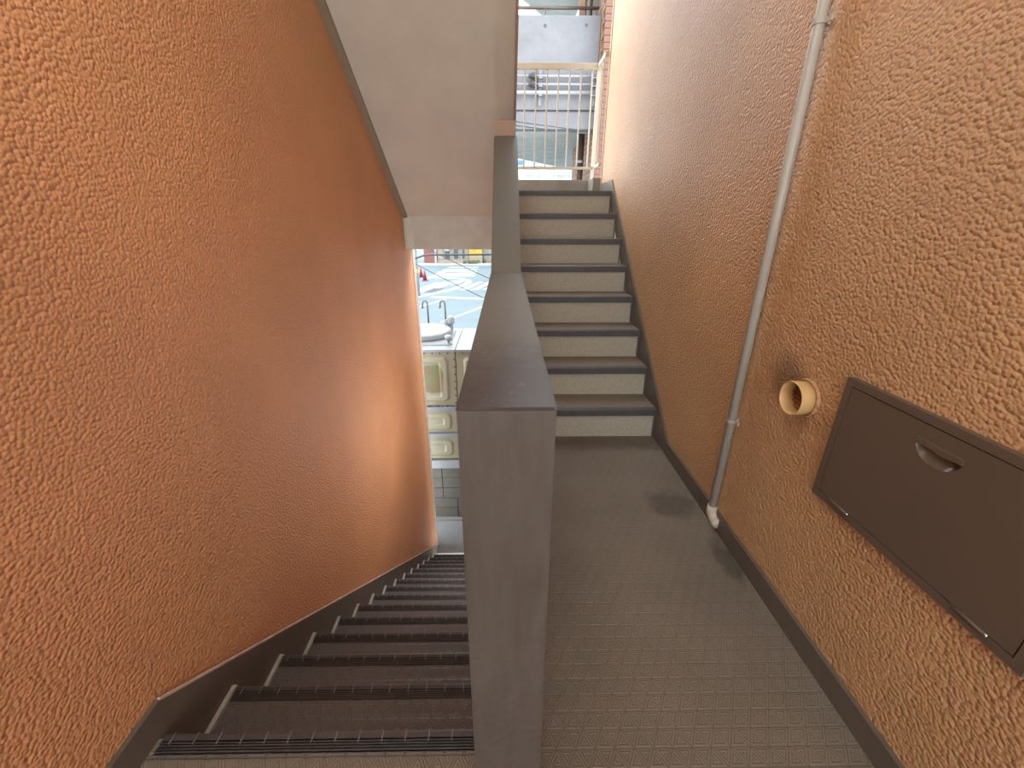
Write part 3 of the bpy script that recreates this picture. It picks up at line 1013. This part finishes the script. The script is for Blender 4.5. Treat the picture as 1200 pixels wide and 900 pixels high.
# block wall / plinth carrying the tank
WY = 4.99
bw = thing('block_wall', (-0.8, WY, GROUND), 'low grey concrete block wall under the water tank', 'wall')
one_box('core', 'joint', bw, -3.0, 1.6, WY + 0.008, 6.2, GROUND, -1.965)
one_box('footing', 'threshold', bw, -3.0, 1.6, WY - 0.05, WY + 0.02, GROUND - 0.02, GROUND + 0.035, 0.004)
bl = None
for rr in range(5):
    z = -2.815 + rr * 0.172
    for k in range(9):
        xa = -2.914 + k * 0.40 + 0.40 - (0.2 if rr < 2 else 0.0)
        if bl is None:
            bm = NB()
            box(bm, 0, 0.390, 0, 0.06, 0, 0.163, 0.004)
            bmesh.ops.recalc_face_normals(bm, faces=bm.faces)
            bl = bpy.data.meshes.new('block'); bm.to_mesh(bl); bm.free(); bl.materials.append(M['block'])
        link('block', bl, bw, (xa - 0.4 + 0.005, WY, z))

# panel water tank
tk = thing('water_tank', (-0.8, 5.5, -1.95), 'cream fibreglass panel water tank with green stains on the block wall', 'tank')


def rrect(x0, x1, z0, z1, r, n=5):
    pts = []
    for cx, cz, a0 in ((x1 - r, z1 - r, 0), (x0 + r, z1 - r, 90), (x0 + r, z0 + r, 180), (x1 - r, z0 + r, 270)):
        for k in range(n):
            a = math.radians(a0 + 90 * k / (n - 1))
            pts.append((cx + r * math.cos(a), cz + r * math.sin(a)))
    return pts


def tank_panel(x0, x1, z0, z1, y, mat, dep=0.03, mx=0.09, mz=0.06):
    bm = NB()
    loops = []
    for (ix, iz, r, d) in ((0, 0, 0.004, 0.06), (0, 0, 0.004, 0), (mx, mz, 0.07, 0), (mx + 0.03, mz + 0.03, 0.055, -dep), (mx + 0.10, mz + 0.07, 0.03, -dep), (mx + 0.12, mz + 0.09, 0.025, -dep * 0.4)):
        loops.append([bm.verts.new((px, y + d, pz)) for px, pz in rrect(x0 + ix, x1 - ix, z0 + iz, z1 - iz, r)])
    for a, b in zip(loops, loops[1:]):
        for k in range(len(a)):
            j = (k + 1) % len(a)
            bm.faces.new((a[k], a[j], b[j], b[k]))
    bm.faces.new(loops[-1])
    return finish(bm, 'panel', mat, tk)


TY = 4.99
cols = [(-2.63, -1.64), (-1.635, -0.645), (-0.635, 0.355), (0.36, 1.35)]
for ci, (xa, xb) in enumerate(cols):
    tank_panel(xa, xb, -1.003, -0.262, TY, 'frp' if ci == 1 else 'frp_side')
    tank_panel(xa, xb, -1.400, -1.065, TY, 'frp_side', 0.02, 0.08, 0.04)
    tank_panel(xa, xb, -1.812, -1.460, TY, 'frp_side', 0.02, 0.08, 0.04)
for z in (-1.035, -1.430):
    one_box('steel_band', 'steel', tk, -2.66, 1.38, TY - 0.035, TY + 0.03, z - 0.022, z + 0.022, 0.003)
one_box('base_beam', 'wpipe', tk, -2.7, 1.42, TY - 0.03, TY + 0.09, -1.955, -1.835, 0.004)
one_box('body', 'frp_side', tk, -2.63, 1.35, TY + 0.06, 6.02, -1.90, -0.262)
for (xa, xb) in cols:
    one_box('top_panel', 'frp_top', tk, xa - 0.002, xb + 0.002, TY - 0.02, 6.05, -0.262, -0.228, 0.006)
    bm = NB()
    box(bm, xa + 0.2, xb - 0.08, TY + 0.16, 5.9, -0.23, -0.214, 0.008)
    finish(bm, 'top_ridge', 'frp_top', tk)
bolt_me = None
spots = [(-1.6 + 0.096 * k, -0.262) for k in range(15)] + [(-0.66, -0.36 - 0.1 * k) for k in range(7)] + [(-1.5 + 0.12 * k, -1.008) for k in range(11)]
for (x, z) in spots:
    if bolt_me is None:
        bm = NB()
        lathe(bm, [(0.011, 0.0), (0.011, -0.012)], (0, 0, 0), 'Y', 6)
        bmesh.ops.recalc_face_normals(bm, faces=bm.faces)
        bolt_me = bpy.data.meshes.new('bolt'); bm.to_mesh(bolt_me); bm.free(); bolt_me.materials.append(M['bolt'])
    link('bolt', bolt_me, tk, (x, TY - (0.02 if z > -0.3 else 0), z - 0.014 if z > -0.3 else z))
bm = NB()
lathe(bm, [(0.33, -0.23), (0.33, -0.195), (0.36, -0.195), (0.36, -0.145), (0.345, -0.13), (0.20, -0.11), (0.01, -0.105)], (-1.12, 5.62, 0), 'Z', 40)
tag(finish(bm, 'manhole_lid', 'frp_top', tk, smooth=False), 'round white manhole lid')
bm = NB()
lathe(bm, [(0.05, -0.23), (0.05, -0.222), (0.018, -0.218), (0.018, -0.18), (0.045, -0.165), (0.05, -0.12), (0.04, -0.108), (0.005, -0.105)], (-0.745, 5.2, 0), 'Z', 24)
tag(finish(bm, 'air_vent', 'frp_top', tk, smooth=True), 'small white mushroom air vent')
for x in (-1.137, -0.885):
    bm = NB()
    pts = [(x, 6.0, -0.23), (x, 6.0, 0.14)] + [(x - 0.035 + 0.035 * math.cos(a), 6.0, 0.14 + 0.05 * math.sin(a)) for a in [math.pi * k / 8 for k in range(1, 8)]] + [(x - 0.07, 6.0, 0.12), (x - 0.075, 6.0, 0.08)]
    tube(bm, pts, 0.013, 10)
    tag(finish(bm, 'hooked_vent_pipe', 'hook', tk, smooth=True), 'hooked grey pipe')
for x in (-1.33, -0.80):
    bm = NB()
    tube(bm, [(x, 5.9, -0.23), (x, 5.9, -0.12)], 0.032, 12)
    tube(bm, [(x, 5.9, -0.12), (x, 5.9, -0.10), (x, 5.9, -0.03), (x, 5.9, -0.01)], [0.05, 0.055, 0.05, 0.03], 12)
    box(bm, x - 0.075, x - 0.03, 5.87, 5.93, -0.17, -0.06, 0.008)
    finish(bm, 'valve', 'frp_top', tk)

# cables in front of the street
bm = NB()
pts = [(-1.62, 5.8, -0.22), (-1.60, 5.8, 0.3), (-1.46, 5.8, 0.62), (-1.33, 5.8, 0.72), (-1.22, 5.8, 0.79), (-1.10, 5.8, 0.828), (-0.98, 5.8, 0.838), (-0.6, 5.8, 0.838), (0.2, 5.8, 0.845), (0.8, 5.8, 0.85)]
tube(bm, pts, 0.0125, 8)
tag(finish(bm, 'cable', 'black', smooth=True, at=(-0.5, 5.8, 0.8)), 'thick dark cable bending down just below the grey beam', 'cable')
for (a, b, r, lab) in (((-2.9, 9, 0.95), (0.4, 9, -0.72), 0.0075, 'longer thin dark cable slanting across the street view'),
                       ((-1.75, 9, 0.78), (0.5, 9, -0.24), 0.0075, 'shorter thin dark cable slanting near the parapet')):
    bm = NB()
    pts = [tuple(a[i] + (b[i] - a[i]) * k / 10 - (0.05 * math.sin(math.pi * k / 10) if i == 2 else 0) for i in range(3)) for k in range(11)]
    tube(bm, pts, r, 6)
    tag(finish(bm, 'cable', 'black', smooth=True, at=(0, 9, 0)), lab, 'cable')

# cones and pole
for (x, y, lab) in ((-6.28, 31.6, 'red traffic cone nearer the pale utility pole'), (-5.72, 30.0, 'red traffic cone standing to the right of its twin')):
    c = thing('traffic_cone', (x, y, GROUND), lab, 'cone', 'traffic cones')
    finish(box(NB(), x - 0.2, x + 0.2, y - 0.2, y + 0.2, GROUND, GROUND + 0.05, 0.01), 'base', 'cone', c)
    finish(lathe(NB(), [(0.15, GROUND + 0.05), (0.05, GROUND + 0.68), (0.03, GROUND + 0.70)], (x, y, 0), 'Z', 16), 'cone_body', 'cone', c, smooth=True)
po = thing('utility_pole', (-4.95, 23.8, GROUND), 'pale blue grey utility pole beside the left wall end', 'pole')
finish(tube(NB(), [(-5.05, 23.8, GROUND), (-5.05, 23.8, 6.0)], [0.19, 0.15], 20), 'shaft', 'pole', po, smooth=True)
finish(lathe(NB(), [(0.19, -1.55), (0.2, -1.55), (0.2, -1.35), (0.19, -1.35)], (-5.05, 23.8, 0), 'Z', 20, True), 'band', 'yellow', po)

# far shops
sh = thing('red_shop', (-7.2, 42, GROUND), 'brick red shop wall at the far left of the street', 'building')
one_box('wall', 'redwall', sh, -7.75, -6.75, 41.0, 46, GROUND, 3.0)
one_box('corner_post', 'white', sh, -6.75, -6.55, 40.95, 46, GROUND, 3.0)
sh = thing('glass_shop', (-5.3, 42, GROUND), 'cream shopfront with glass doors beyond the crossing', 'building')
one_box('wall', 'cream', sh, -6.55, -3.6, 41.2, 46, GROUND, 3.0)
one_box('plinth', 'cream', sh, -6.5, -3.6, 41.05, 41.25, GROUND + 0.1, GROUND + 0.4)
for (xa, xb) in ((-6.45, -5.95), (-5.85, -5.25), (-5.0, -4.45), (-4.2, -3.85)):
    f = one_box('window', 'white', sh, xa, xb, 41.1, 41.25, GROUND + 0.42, GROUND + 2.4)
    one_box('pane', 'glass' if xa > -6 else 'cream', f, xa + 0.06, xb - 0.06, 41.06, 41.2, GROUND + 0.5, GROUND + 2.3)
one_box('sign_disc', 'white', sh, -5.75, -5.35, 40.98, 41.06, GROUND + 1.2, GROUND + 1.65)
sh = thing('yellow_shop', (-3.2, 42, GROUND), 'bright yellow shopfront beside the parapet in the street view', 'building')
one_box('wall', 'yellow', sh, -3.55, -2.3, 41.3, 46, GROUND + 0.7, 3.0)
one_box('plinth', 'cream', sh, -3.55, -2.3, 41.2, 46, GROUND, GROUND + 0.7)
one_box('shutter_rib', 'yellow', sh, -3.1, -2.95, 41.25, 41.35, GROUND + 0.8, 2.5)
sh = thing('white_shop', (-0.5, 44, GROUND), 'sunlit white building at the right end of the street view', 'building')
one_box('wall', 'white', sh, -2.25, 3.5, 43.0, 50, GROUND, 3.0)
one_box('step', 'cream', sh, -2.0, -0.6, 42.2, 43.0, GROUND, GROUND + 0.35)
hg = thing('hedge', (-3.3, 40.6, GROUND + 0.12), 'small low green planter hedge in front of the yellow shop', 'hedge')
bm = NB()
for k in range(9):
    c = Vector((-3.9 + k * 0.16, 40.4 + random.uniform(-0.05, 0.05), GROUND + 0.24 + random.uniform(0, 0.05)))
    bmesh.ops.create_icosphere(bm, subdivisions=2, radius=0.17, matrix=Matrix.Translation(c))
for v in bm.verts:
    v.co += Vector((random.uniform(-.03, .03), random.uniform(-.03, .03), random.uniform(-.03, .03)))
finish(bm, 'foliage', 'green', hg)
one_box('planter', 'cream', hg, -4.1, -2.5, 40.25, 40.55, GROUND + 0.1, GROUND + 0.22)
